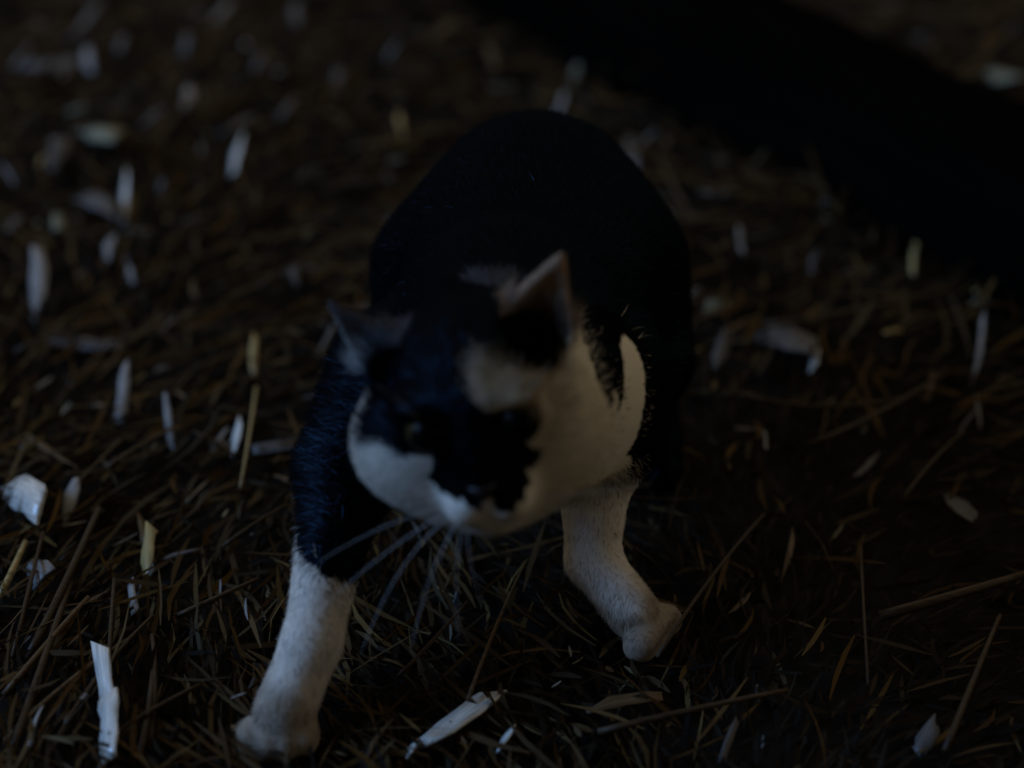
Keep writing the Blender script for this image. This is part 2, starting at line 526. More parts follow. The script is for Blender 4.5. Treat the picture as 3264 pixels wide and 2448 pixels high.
# face mask of the coat: outline in centimetres on a plane tilted 33 degrees back from the face
MASK = [(-5.49, 6.17), (-5.48, 3.02), (-4.94, 2.07), (-5.03, 0.93), (-5.43, 0.59), (-5.65, 0.2), (-5.52, -0.96), (-4.89, -0.8), (-4.36, -0.81), (-3.6, -1.48), (-2.25, -1.81), (-2.48, -2.57), (-2.11, -3.42), (-0.97, -3.88), (-0.38, -4.43), (0.25, -3.86), (0.44, -4.78), (1.36, -4.59), (1.96, -3.65), (1.97, -3.12), (2.93, -2.25), (2.28, -1.9), (2.77, -0.72), (2.59, -0.21), (2.0, -0.01), (0.99, -0.1), (0.46, 0.23), (0.02, 0.9), (0.02, 1.79), (0.22, 2.3), (0.95, 2.29), (1.76, 1.88), (2.38, 1.5), (3.28, 1.24), (4.0, 1.68), (4.33, 2.25), (5.09, 3.58), (6.51, 7.32), (-5.29, 9.51)]
BLACK, WHITE0 = np.array([.0016, .0017, .0020]), np.array([.76, .70, .60])
def coat(P, N):
    q = (P - HC) @ HR.T * 100
    nz = fnoise(P, 500, 1) * .16 + fnoise(P, 1300, 2) * .10
    a = q[:, 0] + nz; b = q[:, 1] * .839 - (q[:, 2] - 0.0) * .545 + fnoise(P, 600, 3) * .15
    head = (np.linalg.norm(q / np.array([6.5, 7.5, 6.0]), axis=1) < 1) & (q[:, 2] > -2.6)
    black = np.ones(len(P), bool)
    black[head] = in_poly(a[head], b[head], MASK)
    # chest, ruff and the white shoulder
    wob = fnoise(P, 160, 4) * .006 + fnoise(P, 500, 5) * .002
    def ball(c, r): return np.linalg.norm((P - np.array(c)) / np.array(r), axis=1) + wob * 30 < 1
    def rod(a, b, r0, r1):
        a, b = np.array(a), np.array(b); t = np.clip((P - a) @ (b - a) / ((b - a) @ (b - a)), 0, 1)
        return np.linalg.norm(P - a - t[:, None] * (b - a), axis=1) + wob * .3 < r0 + (r1 - r0) * t
    white = ball((.030, .762, .140), (.025, .046, .062)) & ~head
    white |= ball((.040, .800, .095), (.020, .026, .034)) & ~head
    white |= rod((.061, .806, .168), (.054, .778, .118), .008, .015)
    white &= ~rod((.036, .802, .197), (.0485, .774, .152), .012, .004)
    white |= (P[:, 2] < .074 + wob - .45 * (P[:, 0] + .10)) & (P[:, 0] < -.03) & (P[:, 1] < .80)     # sock on one front leg
    white |= (P[:, 0] > .015) & (P[:, 1] < .875) & (P[:, 2] < .100 + wob - .9 * np.clip(P[:, 0] - .045, 0, 1))                             # whole other front leg
    white |= (P[:, 2] < .10 + wob) & (np.abs(P[:, 0] - .005) < .035) & (P[:, 1] < .92)
    black &= ~white
    return black, head, q
def light_fur(P):
    """white fur; tan brow paints in shade, cream on that side warm light"""
    q = (P - HC) @ HR.T * 100
    n = fnoise(P, 300, 31) * .35
    tan = np.clip(1.6 - np.linalg.norm((q - np.array([2.0, 2.6, 2.4])) / np.array([2.4, 2.2, 2.6]), axis=1) + n, 0, 1)[:, None]
    warm_light = (np.clip((q[:, 0] - .6) / 2.0, 0, 1) * (q[:, 1] > -9))[:, None]
    c = WHITE0 + (np.array([.82, .73, .56]) - WHITE0) * warm_light
    return c + (np.array([.36, .28, .17]) - c) * tan
cblack, chead, cq = coat(cv, cn)

def ear_inside(q, P, N):
    res = np.zeros(len(P))
    for s in (-1, 1):
        a, b = EARS[s]
        ax = b - a; t = ((P - a) @ ax) / (ax @ ax)
        rad = np.linalg.norm(P - a - t[:, None] * ax, axis=1)
        near = (t > .05) & (rad < .021) & ((N @ HR[2]) > -.1)
        res[near] = s
    return res
def paw_shade(P):
    """how much shade is painted into the white fur: patchy, on the feet only"""
    return np.clip((.034 + .016 * fnoise(P, 190, 21) + .003 * fnoise(P, 600, 22) - P[:, 2]) / .016, 0, 1)[:, None]
PAW_SHADE = np.array([.20, .145, .085])
cei = ear_inside(cq, cv, cn)
cwhite = light_fur(cv)
ccol = np.where(cblack[:, None], BLACK, cwhite + (PAW_SHADE - cwhite) * .75 * paw_shade(cv))
ccol[cei > 0] = (.30, .20, .13)
ccol[cei < 0] = (.05, .042, .04)
cat_me = mesh_np("cat_body", cv, cf)
set_colors(cat_me, "tint", ccol)

cat = bpy.data.objects.new("cat", None)
COL.objects.link(cat)
tag(cat, "black and white cat walking forward with lowered head over dark straw", "cat")
link("body", cat_me, M_COAT, cat)

# ---- fur: flat tapering hairs laid along the coat
def fur(N):
    tri = np.concatenate([cf[:, [0, 1, 2]], cf[:, [0, 2, 3]]])
    A, B, C = cv[tri[:, 0]], cv[tri[:, 1]], cv[tri[:, 2]]
    area = np.linalg.norm(np.cross(B - A, C - A), axis=1)
    cen = (A + B + C) / 3
    # fewer where no one looks (underside, hindquarters low down)
    wgt = area * np.where(cen[:, 1] > 1.04, .35, 1.0) * np.where(np.linalg.norm(cen - HC, axis=1) < .075, 2.2, 1)
    pick = rng.choice(len(tri), N, p=wgt / wgt.sum())
    u, v = rng.random(N), rng.random(N)
    fl = u + v > 1; u[fl], v[fl] = 1 - u[fl], 1 - v[fl]
    P = A[pick] + (B - A)[pick] * u[:, None] + (C - A)[pick] * v[:, None]
    Nn = unit(cn[tri[pick, 0]] * (1 - u - v)[:, None] + cn[tri[pick, 1]] * u[:, None] + cn[tri[pick, 2]] * v[:, None])
    black, head, q = coat(P + rng.normal(0, 1, P.shape) * np.where(np.linalg.norm(P - HC, axis=1) < .062, .0019, .0042)[:, None], Nn)
    ei = ear_inside(q, P, Nn)
    # lie of the coat
    nose = H(0, -1.1, 4.9)
    rh = np.linalg.norm(P - nose, axis=1)
    whead = np.clip((.125 - rh) / .03, 0, 1)
    leg = np.clip((.10 - P[:, 2]) / .03, 0, 1) * (1 - whead)
    flow = unit(P - nose) * whead[:, None]
    flow += (np.array([0, .9, -.45])[None] + .35 * (P - np.array([.01, .9, .14])) * np.array([8, 0, 0])) * ((1 - whead) * (1 - leg))[:, None]
    flow += np.array([0, .15, -1.0])[None] * leg[:, None]
    flow += rng.normal(0, .22, (N, 3)) + (fnoise(P, 260, 8) * .25)[:, None] * np.array([1, 0, 0])
    T = unit(flow - Nn * np.sum(flow * Nn, 1, keepdims=True))
    ln = .013 * (1 - leg) + .0065 * leg
    facelen = np.interp(rh, [.0, .015, .03, .055, .085, .12], [.0015, .0025, .004, .007, .013, .015])
    ln = ln * (1 - whead) + facelen * whead
    for s in (-1, 1):
        a, b = EARS[s]
        t = np.clip(((P - a) @ (b - a)) / ((b - a) @ (b - a)), 0, 1)
        de = np.linalg.norm(P - a - t[:, None] * (b - a), axis=1)
        ear = (de < .024) & (t > .3)
        ln = np.where(ear, .0035, ln)
    ln = np.where(P[:, 2] < .012, .003, ln)
    for s in (-1, 1):                                    # short lashes and bare rims round the eyes
        de = np.linalg.norm(P - H(2.1 * s, 1.15, 3.2), axis=1)
        ln = np.where(de < .0155, np.minimum(ln, .0020), ln)
    neck = np.linalg.norm((P - np.array([.048, .785, .150])) / np.array([.03, .04, .05]), axis=1) < 1
    ln = np.where(neck, np.minimum(ln, .0075), ln)
    ln *= rng.uniform(.65, 1.15, N)
    lift = rng.uniform(.18, .45, N) + .12 * (whead > .3) - .1 * leg
    lift = np.where(neck, lift * .35, lift)
    d0 = unit(T + Nn * lift[:, None]); d1 = unit(T + Nn * (lift * .35)[:, None] + np.array([0, 0, -.12]))
    W = unit(np.cross(d0, Nn) + rng.normal(0, .2, (N, 3)))
    w = rng.uniform(.00018, .00034, N) * np.where(ln < .005, .75, 1)
    root = P - Nn * .0006
    mid = root + d0 * (ln * .5)[:, None]; tip = mid + d1 * (ln * .5)[:, None]
    V = np.stack([root + W * w[:, None] * .5, root - W * w[:, None] * .5,
                  mid + W * w[:, None] * .42, mid - W * w[:, None] * .42, tip], 1)
    b5 = np.arange(N) * 5
    Fq = np.concatenate([np.stack([b5, b5 + 3, b5 + 1], 1), np.stack([b5, b5 + 2, b5 + 3], 1), np.stack([b5 + 2, b5 + 4, b5 + 3], 1)])
    col = np.where(black[:, None], BLACK * rng.uniform(.6, 1.5, (N, 1)), light_fur(P) * (rng.uniform(.70, 1.10, (N, 1)) * (1 + .10 * fnoise(P, 900, 12))[:, None]))
    nape_sheen = np.linalg.norm((P - np.array([-.007, .791, .209])) / np.array([.013, .009, .012]), axis=1) + .3 * fnoise(P, 700, 9) < 1
    col[nape_sheen & black] = np.array([.10, .10, .11])                # faint sheen on the nape, painted as grey hairs
    shade_w = .75 * paw_shade(P) * (~black)[:, None]
    col = col * (1 - shade_w) + PAW_SHADE * shade_w
    col[ei > 0] = np.array([.27, .185, .12])
    col[ei < 0] = np.array([.10, .09, .09])
    a, b = EARS[-1]                                       # backlight painted pale along the outer rim of one ear
    t = np.clip(((P - a) @ (b - a)) / ((b - a) @ (b - a)), 0, 1); rel = P - a - t[:, None] * (b - a)
    rim = (t > .05) & (np.linalg.norm(rel, axis=1) < .019) & (rel @ -HR[0] > .004 * (1 - .8 * t))
    col[rim] = (.55, .54, .52)
    me = mesh_np("fur", V.reshape(-1, 3), Fq)
    set_colors(me, "tint", np.repeat(col, 5, 0))
    sn = unit(Nn + rng.normal(0, .27, (N, 3)) + .25 * T)
    me.normals_split_custom_set_from_vertices(np.repeat(sn, 5, 0).tolist())
    return me
fur_ob = link("fur", fur(230000), M_FUR, cat)
tag(fur_ob, kind="stuff")

# ---- eyes, nose, whiskers
def sphere_mesh(name, rad, nu=24, nv=16):
    V = [(0, 0, rad)]
    for i in range(1, nv):
        th = math.pi * i / nv
        for j in range(nu):
            ph = 2 * math.pi * j / nu
            V.append((rad * math.sin(th) * math.cos(ph), rad * math.sin(th) * math.sin(ph), rad * math.cos(th)))
    V.append((0, 0, -rad)); Fc = []
    for j in range(nu): Fc.append((0, 1 + j, 1 + (j + 1) % nu))
    for i in range(nv - 2):
        for j in range(nu):
            a = 1 + i * nu + j; b = 1 + i * nu + (j + 1) % nu
            Fc.append((a, a + nu, b + nu, b))
    l = len(V) - 1
    for j in range(nu): Fc.append((l, 1 + (nv - 2) * nu + (j + 1) % nu, 1 + (nv - 2) * nu + j))
    me = bpy.data.meshes.new(name); me.from_pydata(V, [], Fc)
    for p in me.polygons: p.use_smooth = True
    me.update()
    return me
def mat_eye():
    m, n, l, b = principled("cat_eye")
    tc = n.new("ShaderNodeTexCoord"); sp = n.new("ShaderNodeSeparateXYZ")
    l.new(tc.outputs["Object"], sp.inputs[0])
    r = n.new("ShaderNodeValToRGB")                       # pole of the ball looks forward: pupil, iris, rim
    e = r.color_ramp.elements
    e[0].position, e[0].color = .0, (.02, .015, .01, 1)
    e[1].position, e[1].color = .62, (.035, .024, .009, 1)
    x = e.new(.80); x.color = (.055, .038, .012, 1)
    x = e.new(.83); x.color = (.002, .002, .002, 1)
    mr = n.new("ShaderNodeMapRange"); mr.inputs["From Min"].default_value = -.0095; mr.inputs["From Max"].default_value = .0095
    l.new(sp.outputs["Z"], mr.inputs["Value"]); l.new(mr.outputs[0], r.inputs[0])
    l.new(r.outputs[0], b.inputs["Base Color"])
    b.inputs["Roughness"].default_value = .3; b.inputs["Specular IOR Level"].default_value = .08
    return m
M_EYE = mat_eye()
eye_me = sphere_mesh("eye", .0105)
eye_me.materials.append(M_EYE)
from mathutils import Matrix
for s in (-1, 1):
    e = bpy.data.objects.new("eye", eye_me); COL.objects.link(e); e.parent = cat
    R = Matrix([list(HR[0]), list(HR[1]), list(HR[2])]).transposed().to_4x4()
    e.matrix_local = Matrix.Translation(Vector(H(2.05 * s, 1.12, 2.66 + (.15 if s > 0 else 0)))) @ R
def tube(name, pts, r0, r1, nside=5):
    pts = np.array(pts, float); V = []; Fc = []
    tan = unit(np.gradient(pts, axis=0)); ref = np.array([.31, .2, .93])
    for i, p in enumerate(pts):
        a = unit(np.cross(tan[i], ref)); b = np.cross(tan[i], a)
        r = r0 + (r1 - r0) * i / (len(pts) - 1)
        for j in range(nside):
            th = 2 * math.pi * j / nside
            V.append(p + r * (math.cos(th) * a + math.sin(th) * b))
    for i in range(len(pts) - 1):
        for j in range(nside):
            k = (j + 1) % nside
            Fc.append((i * nside + j, i * nside + k, (i + 1) * nside + k, (i + 1) * nside + j))
    Fc.append(tuple(range(nside))[::-1]); Fc.append(tuple((len(pts) - 1) * nside + j for j in range(nside)))
    me = bpy.data.meshes.new(name); me.from_pydata([tuple(v) for v in V], [], Fc)
    for p in me.polygons: p.use_smooth = True
    me.update()
    return me
def bez(a, b, c, n=9):
    a, b, c = map(np.array, (a, b, c)); t = np.linspace(0, 1, n)[:, None]
    return (1 - t) ** 2 * a + 2 * t * (1 - t) * b + t ** 2 * c
m, n_, l_, b_ = principled("nose_leather")
b_.inputs["Base Color"].default_value = (.012, .010, .010, 1); b_.inputs["Roughness"].default_value = .35
M_NOSE = m
nv = []
for i in range(9):                                        # the small triangular nose pad
    t = i / 8; w = .0058 * (1 - t) ** .7 + .0008
    for j in range(7):
        x = (j / 6 * 2 - 1)
        nv.append(H(x * w * 100, -.85 - t * .70, 5.02 - x * x * .35 - abs(t - .35) * .35))
nf = [(i * 7 + j, i * 7 + j + 1, (i + 1) * 7 + j + 1, (i + 1) * 7 + j) for i in range(8) for j in range(6)]
nose_me = bpy.data.meshes.new("nose"); nose_me.from_pydata([tuple(p) for p in nv], [], nf); nose_me.update()
for p in nose_me.polygons: p.use_smooth = True
nose_o = link("nose", nose_me, M_NOSE, cat)
sm = nose_o.modifiers.new("thick", 'SOLIDIFY'); sm.thickness = .002; sm.offset = 0
m, n_, l_, b_ = principled("whisker")
b_.inputs["Base Color"].default_value = (.85, .85, .85, 1); b_.inputs["Roughness"].default_value = .3
M_WHISK = m
WH = [((-1.7, -2.3, 4.1), (-4.4, -3.2, 4.9), (-7.6, -9.4, 4.2), .26), ((-1.8, -2.1, 4.0), (-4.8, -3.0, 4.6), (-9.4, -7.4, 3.2), .22),
      ((-1.5, -2.6, 4.2), (-3.2, -4.2, 5.0), (-5.0, -9.0, 4.6), .24), ((-1.3, -2.7, 4.3), (-2.2, -4.6, 5.0), (-2.8, -9.2, 4.6), .20),
      ((-1.1, -2.8, 4.3), (-1.5, -4.4, 4.9), (-1.3, -7.2, 4.6), .18), ((-2.1, -2.0, 3.8), (-5.0, -2.0, 4.2), (-8.6, -4.6, 3.0), .18),
      ((1.7, -2.3, 4.1), (4.0, -2.8, 4.6), (7.0, -5.0, 3.6), .15), ((1.6, -2.5, 4.1), (3.6, -3.8, 4.8), (5.6, -6.6, 4.0), .15),
      ((1.8, -2.1, 4.0), (4.2, -2.0, 4.4), (7.4, -3.0, 3.0), .14),
      ((2.0, 1.7, 3.5), (1.9, 3.4, 4.6), (2.9, 5.0, 4.6), .13), ((2.5, 1.6, 3.2), (2.9, 3.0, 4.4), (4.0, 4.2, 4.4), .13),
      ((-2.2, 1.7, 3.4), (-2.4, 3.2, 4.6), (-3.4, 4.6, 4.6), .12)]
for a, b, c, r in WH:
    a, b, c = ((p[0], p[1] - .4, p[2] - .1) if p[1] < 0 else (p[0], p[1] + .5, p[2]) for p in (a, b, c))
    link("whisker", tube("whisker", bez(H(*a), H(*b), H(*c), 10), r * .00062, r * .0003, 5), M_WHISK, cat)

# ------------------------------------------------------------------ dark log at the back
def mat_bark():
    m, n, l, b = principled("dark_bark")
    tc = n.new("ShaderNodeTexCoord")
    mp = n.new("ShaderNodeMapping"); mp.inputs["Scale"].default_value = (6, 40, 40)
    t = n.new("ShaderNodeTexNoise"); t.inputs["Scale"].default_value = 1; t.inputs["Detail"].default_value = 7
    r = n.new("ShaderNodeValToRGB")
    r.color_ramp.elements[0].color = (.0008, .0008, .0008, 1); r.color_ramp.elements[1].color = (.004, .0035, .003, 1)
    bp = n.new("ShaderNodeBump"); bp.inputs["Strength"].default_value = .9; bp.inputs["Distance"].default_value = .01
    l.new(tc.outputs["Object"], mp.inputs[0]); l.new(mp.outputs[0], t.inputs["Vector"]); l.new(t.outputs["Fac"], r.inputs[0])
    l.new(r.outputs[0], b.inputs["Base Color"]); l.new(t.outputs["Fac"], bp.inputs["Height"]); l.new(bp.outputs[0], b.inputs["Normal"])
    b.inputs["Roughness"].default_value = 1.0; b.inputs["Specular IOR Level"].default_value = 0.0; b.inputs["IOR"].default_value = 1.02
    return m
def log_mesh(L, r, nseg=60, nside=40):
    V, Fc = [], []
    for i in range(nseg + 1):
        x = (i / nseg - .5) * L
        for j in range(nside):
            th = 2 * math.pi * j / nside
            q = Vector((x * 3, math.cos(th) * 1.2, math.sin(th) * 1.2))
            rr = r * (1 + .12 * mnoise.noise(q * 1.3) + .05 * mnoise.noise(q * 5) + .02 * mnoise.noise(Vector((x * 4, math.cos(th) * 9, math.sin(th) * 9))))
            V.append((x, rr * math.cos(th) + .012 * math.sin(x * 5), rr * math.sin(th) * .9 + .006 * math.cos(x * 7)))
    for i in range(nseg):
        for j in range(nside):
            k = (j + 1) % nside
            Fc.append((i * nside + j, i * nside + k, (i + 1) * nside + k, (i + 1) * nside + j))
    Fc.append(tuple(range(nside))[::-1]); Fc.append(tuple(nseg * nside + j for j in range(nside)))
    me = bpy.data.meshes.new("fallen_log"); me.from_pydata(V, [], Fc); me.update()
    for p in me.polygons: p.use_smooth = len(p.vertices) == 4
    return me
log = link("fallen_log", log_mesh(1.9, .080), mat_bark())
log.location = (.245, 1.390, .022)
log.rotation_euler = (0, 0, math.atan2(1.150 - 1.688, .36 - .019))
tag(log, "thick near-black log lying slantwise on the straw behind the cat", "log")

# ------------------------------------------------------------------ wood chips and straw that can be told apart
def chip_geo(seed, L, W, flat=1.0):
    """a torn shaving: uneven edges, split or slanted ends, curled across and along"""
    r = random.Random(seed)
    n = 6; co = []
    curl = r.uniform(-.10, .22); twist = r.uniform(-.8, .8); cup = r.uniform(-.25, .35); sway = r.uniform(-.10, .10)
    curl, twist, cup = curl * flat, twist * flat, cup * flat
    e0, e1 = r.choice((.2, .5, .8, 1)), r.choice((.1, .35, .7, 1))
    slant0, slant1 = r.uniform(-.12, .12), r.uniform(-.16, .16)
    th = .0004 + W * .05
    for i in range(n + 1):
        t = i / n - .5
        w = min(1, e0 + (1 - e0) * (t + .5) * 3.2, e1 + (1 - e1) * (.5 - t) * 3.2)
        for s, top in ((-1, 1), (0, 1), (1, 1), (1, -1), (-1, -1)):
            if top > 0: jit = r.uniform(.78, 1.12)
            y = s * .5 * w * jit + sway * (1 - 4 * t * t) * L / max(W, 1e-4) * .5
            a = twist * t
            x = t + (slant0 * s if i == 0 else slant1 * s if i == n else r.uniform(-.02, .02))
            z = curl * L * (.25 - t * t) + (y * math.sin(a) - cup * (s * s) * w * .5) * W
            co.append((x * L, y * math.cos(a) * W, z + (0 if top > 0 else -th)))
    Fc = [(4, 3, 2, 1, 0), tuple(n * 5 + k for k in range(5))]
    for i in range(n):
        for j in range(5):
            k = (j + 1) % 5
            Fc.append((i * 5 + j, i * 5 + k, (i + 1) * 5 + k, (i + 1) * 5 + j))
    me = bpy.data.meshes.new("wood_chip"); me.from_pydata(co, [], Fc); me.update()
    for p in me.polygons[2:]: p.use_smooth = True
    return me
CHIPS = [
    (-0.203, 0.724, 0.0487, 0.0096, 1.82, 0.3, 'W', 'bright white split shaving standing upright at the straw edge, upper of two'),
    (-0.197, 0.695, 0.038, 0.0127, 1.7, 0.3, 'W', 'bright white frayed shaving directly below a similar split shaving'),
    (-0.028, 0.715, 0.0545, 0.0146, 0.83, 0.0, 'W', "large bright white strip of wood in front of the cat's paws"),
    (-0.003, 0.704, 0.0208, 0.0057, 1.14, 0.0, 'W', 'short bright white sliver just beside the large white wood strip'),
    (-0.049, 0.692, 0.0133, 0.0036, 1.23, 0.0, 'W', 'tiny white splinter at the lower end of the large white strip'),
    (-0.281, 0.891, 0.0557, 0.0219, -0.93, 0.3, 'W', 'broad pale wood flake at the left edge of the picture'),
    (-0.254, 0.892, 0.0349, 0.0098, 1.53, 0.3, 'p', 'pale upright flake next to the broad flake at the left edge'),
    (-0.26, 0.827, 0.0218, 0.0183, -0.81, 0.3, 'p', 'small square grey flake above the brown straw stalks'),
    (-0.168, 0.968, 0.0285, 0.0087, 1.51, 0.3, 'W', 'short bright white flake beside the thin yellow straw'),
    (-0.166, 1.054, 0.0365, 0.0055, 1.65, 0.3, 'y', 'short yellow straw end above the thin yellow straw'),
    (-0.246, 1.014, 0.0477, 0.0071, 1.63, 0.3, 'p', 'slim pale shaving standing upright left of the cat'),
    (-0.212, 0.982, 0.0445, 0.0061, 1.79, 0.3, 'p', 'thin curved grey shaving between slim shaving and yellow straw'),
    (-0.327, 1.145, 0.0707, 0.0129, 1.72, 0.3, 'p', 'long pale shaving standing upright near the left edge'),
    (-0.288, 1.276, 0.0547, 0.0087, 1.65, 0.3, 'W', 'narrow bright sliver upright below the greenish flake'),
    (-0.213, 1.343, 0.0403, 0.0087, 1.52, 0.3, 'W', "narrow bright sliver alone in the litter left of the cat's back"),
    (-0.266, 1.448, 0.0349, 0.0163, 1.5, 0.3, 'p', None),
    (-0.42, 1.532, 0.0327, 0.0103, 1.65, 0.3, 'p', None),
    (-0.386, 1.526, 0.0509, 0.0296, 0.09, 0.0, 's', 'broad flat grey flake lying sideways in the upper left corner'),
    (-0.381, 1.601, 0.0526, 0.0196, 1.71, 0.3, 's', None),
    (-0.361, 1.524, 0.0391, 0.0172, 1.55, 0.3, 'p', None),
    (-0.322, 1.364, 0.0944, 0.0302, -1.14, 0.3, 'g', 'long greenish flake slanting down in the upper left'),
    (-0.353, 1.346, 0.0403, 0.0267, 1.54, 0.3, 's', None),
    (-0.309, 1.268, 0.0521, 0.0349, -1.0, 0.3, 's', None),
    (-0.331, 1.248, 0.0281, 0.0181, -1.15, 0.3, 'g', None),
    (-0.286, 1.206, 0.03, 0.0122, 1.28, 0.3, 'p', None),
    (-0.271, 1.233, 0.018, 0.0237, 0.19, 0.0, 's', None),
    (-0.266, 1.17, 0.0221, 0.0081, 1.56, 0.3, 'p', None),
    (-0.223, 1.409, 0.0327, 0.0227, 1.03, 0.3, 's', None),
    (-0.282, 1.089, 0.0503, 0.0161, -0.16, 0.0, 's', 'long dull grey flake lying level at the left'),
    (-0.143, 0.964, 0.0304, 0.0136, 0.28, 0.0, 's', "flat grey flake right beside the cat's shoulder"),
    (-0.178, 0.968, 0.0209, 0.0053, 1.5, 0.3, 'p', None),
    (-0.277, 0.947, 0.0538, 0.0085, -1.17, 0.3, 't', None),
    (0.181, 1.069, 0.0679, 0.0247, -1.24, 0.3, 's', 'broad grey strip slanting down to the right of the cat'),
    (0.194, 1.048, 0.0235, 0.0067, 1.29, 0.3, 'W', 'bright white tip at the lower end of the broad grey strip'),
    (0.283, 1.18, 0.045, 0.0045, 1.31, 0.3, 'y', 'thin yellowish straw upright below the dark log'),
    (0.163, 1.201, 0.0298, 0.0082, 1.44, 0.3, 'p', None),
    (0.411, 1.486, 0.069, 0.0266, -1.57, 0.3, 'g', 'greenish flake behind the dark log in the upper right corner'),
    (0.056, 1.507, 0.0403, 0.0088, 1.35, 0.3, 'g', "slim greenish sliver just above the cat's rump"),
    (0.039, 1.436, 0.031, 0.0065, 1.34, 0.3, 'p', "tiny bluish sliver touching the cat's rump outline"),
    (0.103, 1.362, 0.0348, 0.0054, 1.34, 0.3, 'p', None),
    (0.092, 1.339, 0.0392, 0.0172, 1.36, 0.3, 's', None),
    (0.111, 1.243, 0.0276, 0.0081, 0.99, 0.3, 'p', None),
    (0.138, 1.122, 0.0211, 0.0218, 0.6, 0.0, 'g', None),
    (0.137, 1.069, 0.0366, 0.0159, 1.22, 0.3, 's', None),
    (0.302, 1.061, 0.0583, 0.0041, 1.3, 0.3, 'p', 'long thin pale splinter upright near the right edge'),
    (0.29, 0.997, 0.0261, 0.0046, 1.2, 0.3, 'p', None),
    (0.283, 0.987, 0.0314, 0.0027, 1.3, 0.3, 's', None),
    (0.154, 0.964, 0.0151, 0.0038, 1.2, 0.3, 'p', None),
    (0.146, 0.977, 0.0161, 0.0112, 0.15, 0.0, 's', None),
    (0.259, 0.898, 0.0513, 0.0135, -1.48, 0.3, 's', 'dull grey leaf strip slanting down at the right edge'),
    (0.238, 1.274, 0.0261, 0.0136, 1.07, 0.3, 's', None),
    (-0.104, 1.561, 0.0365, 0.0082, 1.5, 0.3, 'p', None),
    (-0.09, 1.413, 0.0334, 0.0081, 1.43, 0.3, 'y', None),
    (-0.201, 0.846, 0.0352, 0.0076, 1.62, 0.3, 'y', 'curled yellow brown leaf below the dark straw beside the cat'),
    (-0.203, 0.804, 0.0219, 0.0087, 1.51, 0.3, 'p', None),
    (-0.186, 1.015, 0.0236, 0.0037, 1.61, 0.3, 't', None),
    (-0.232, 0.699, 0.0266, 0.0056, 1.42, 0.0, 'p', None),
    (-0.215, 0.711, 0.0191, 0.0068, 1.18, 0.0, 's', None),
    (-0.292, 0.953, 0.0154, 0.0099, 1.46, 0.3, 's', None),
    (-0.212, 0.876, 0.0252, 0.007, 1.58, 0.3, 't', None),
    (-0.364, 1.244, 0.0188, 0.0107, 1.62, 0.3, 's', None),
    (-0.384, 1.314, 0.0297, 0.0045, 1.75, 0.3, 'p', None),
    (-0.263, 1.649, 0.0352, 0.0107, 1.6, 0.3, 'p', None),
    (-0.194, 1.628, 0.0406, 0.0178, 1.57, 0.3, 's', None),
    (-0.216, 1.529, 0.0329, 0.0121, 1.46, 0.3, 's', None),
    (0.084, 1.598, 0.0508, 0.0288, -1.25, 0.3, 's', 'dull grey flake at the upper end of the log'),
    (0.118, 1.436, 0.0352, 0.0172, 0.21, 0.0, 't', None),
    (-0.123, 1.075, 0.0287, 0.0093, 1.61, 0.3, 's', None),
    (-0.15, 1.164, 0.0261, 0.009, 1.39, 0.3, 's', None),
    (0.121, 1.129, 0.0255, 0.0077, 1.32, 0.3, 's', None),
    (0.154, 0.854, 0.0384, 0.0057, 1.13, 0.3, 't', None),
    (0.261, 1.219, 0.0229, 0.0041, 1.3, 0.3, 't', None),
    (0.33, 1.135, 0.0338, 0.0108, 0.45, 0.0, 'g', None),
    (0.265, 1.023, 0.0281, 0.0069, 1.01, 0.3, 't', None),
    (0.204, 0.703, 0.0221, 0.0086, 0.98, 0.3, 's', 'faint grey flake near the bottom right corner'),
    (0.107, 0.701, 0.0248, 0.0038, 1.17, 0.3, 's', 'thin faint splinter at the bottom edge right of centre'),
    (0.123, 0.808, 0.0168, 0.0055, 1.14, 0.3, 't', None),
    (0.057, 0.73, 0.0406, 0.0087, 0.3, 0.0, 't', 'brown straw piece lying level right of the large white strip'),
    (-0.065, 0.7, 0.0266, 0.0048, 1.21, 0.0, 't', None),
    (0.213, 0.945, 0.0225, 0.0069, 1.01, 0.3, 's', None),
    (0.212, 1.175, 0.0266, 0.0085, 1.08, 0.3, 's', None),
    (-0.232, 1.108, 0.021, 0.0073, 1.49, 0.3, 's', None),
    (-0.22, 1.154, 0.0216, 0.0076, 1.48, 0.3, 't', None),
    (-0.288, 1.408, 0.0311, 0.0126, 1.38, 0.3, 's', None),
    (-0.285, 1.568, 0.0395, 0.0137, 1.49, 0.3, 's', None),
    (-0.339, 1.564, 0.0284, 0.0137, 1.6, 0.3, 's', None),
    (-0.185, 1.447, 0.0363, 0.0139, 1.38, 0.3, 's', None),
    (-0.147, 1.504, 0.0374, 0.0155, 1.42, 0.3, 's', None),
    (-0.06, 1.599, 0.034, 0.0133, 1.43, 0.3, 't', None),
    (-0.018, 1.53, 0.0383, 0.0145, 1.36, 0.3, 't', None),
]
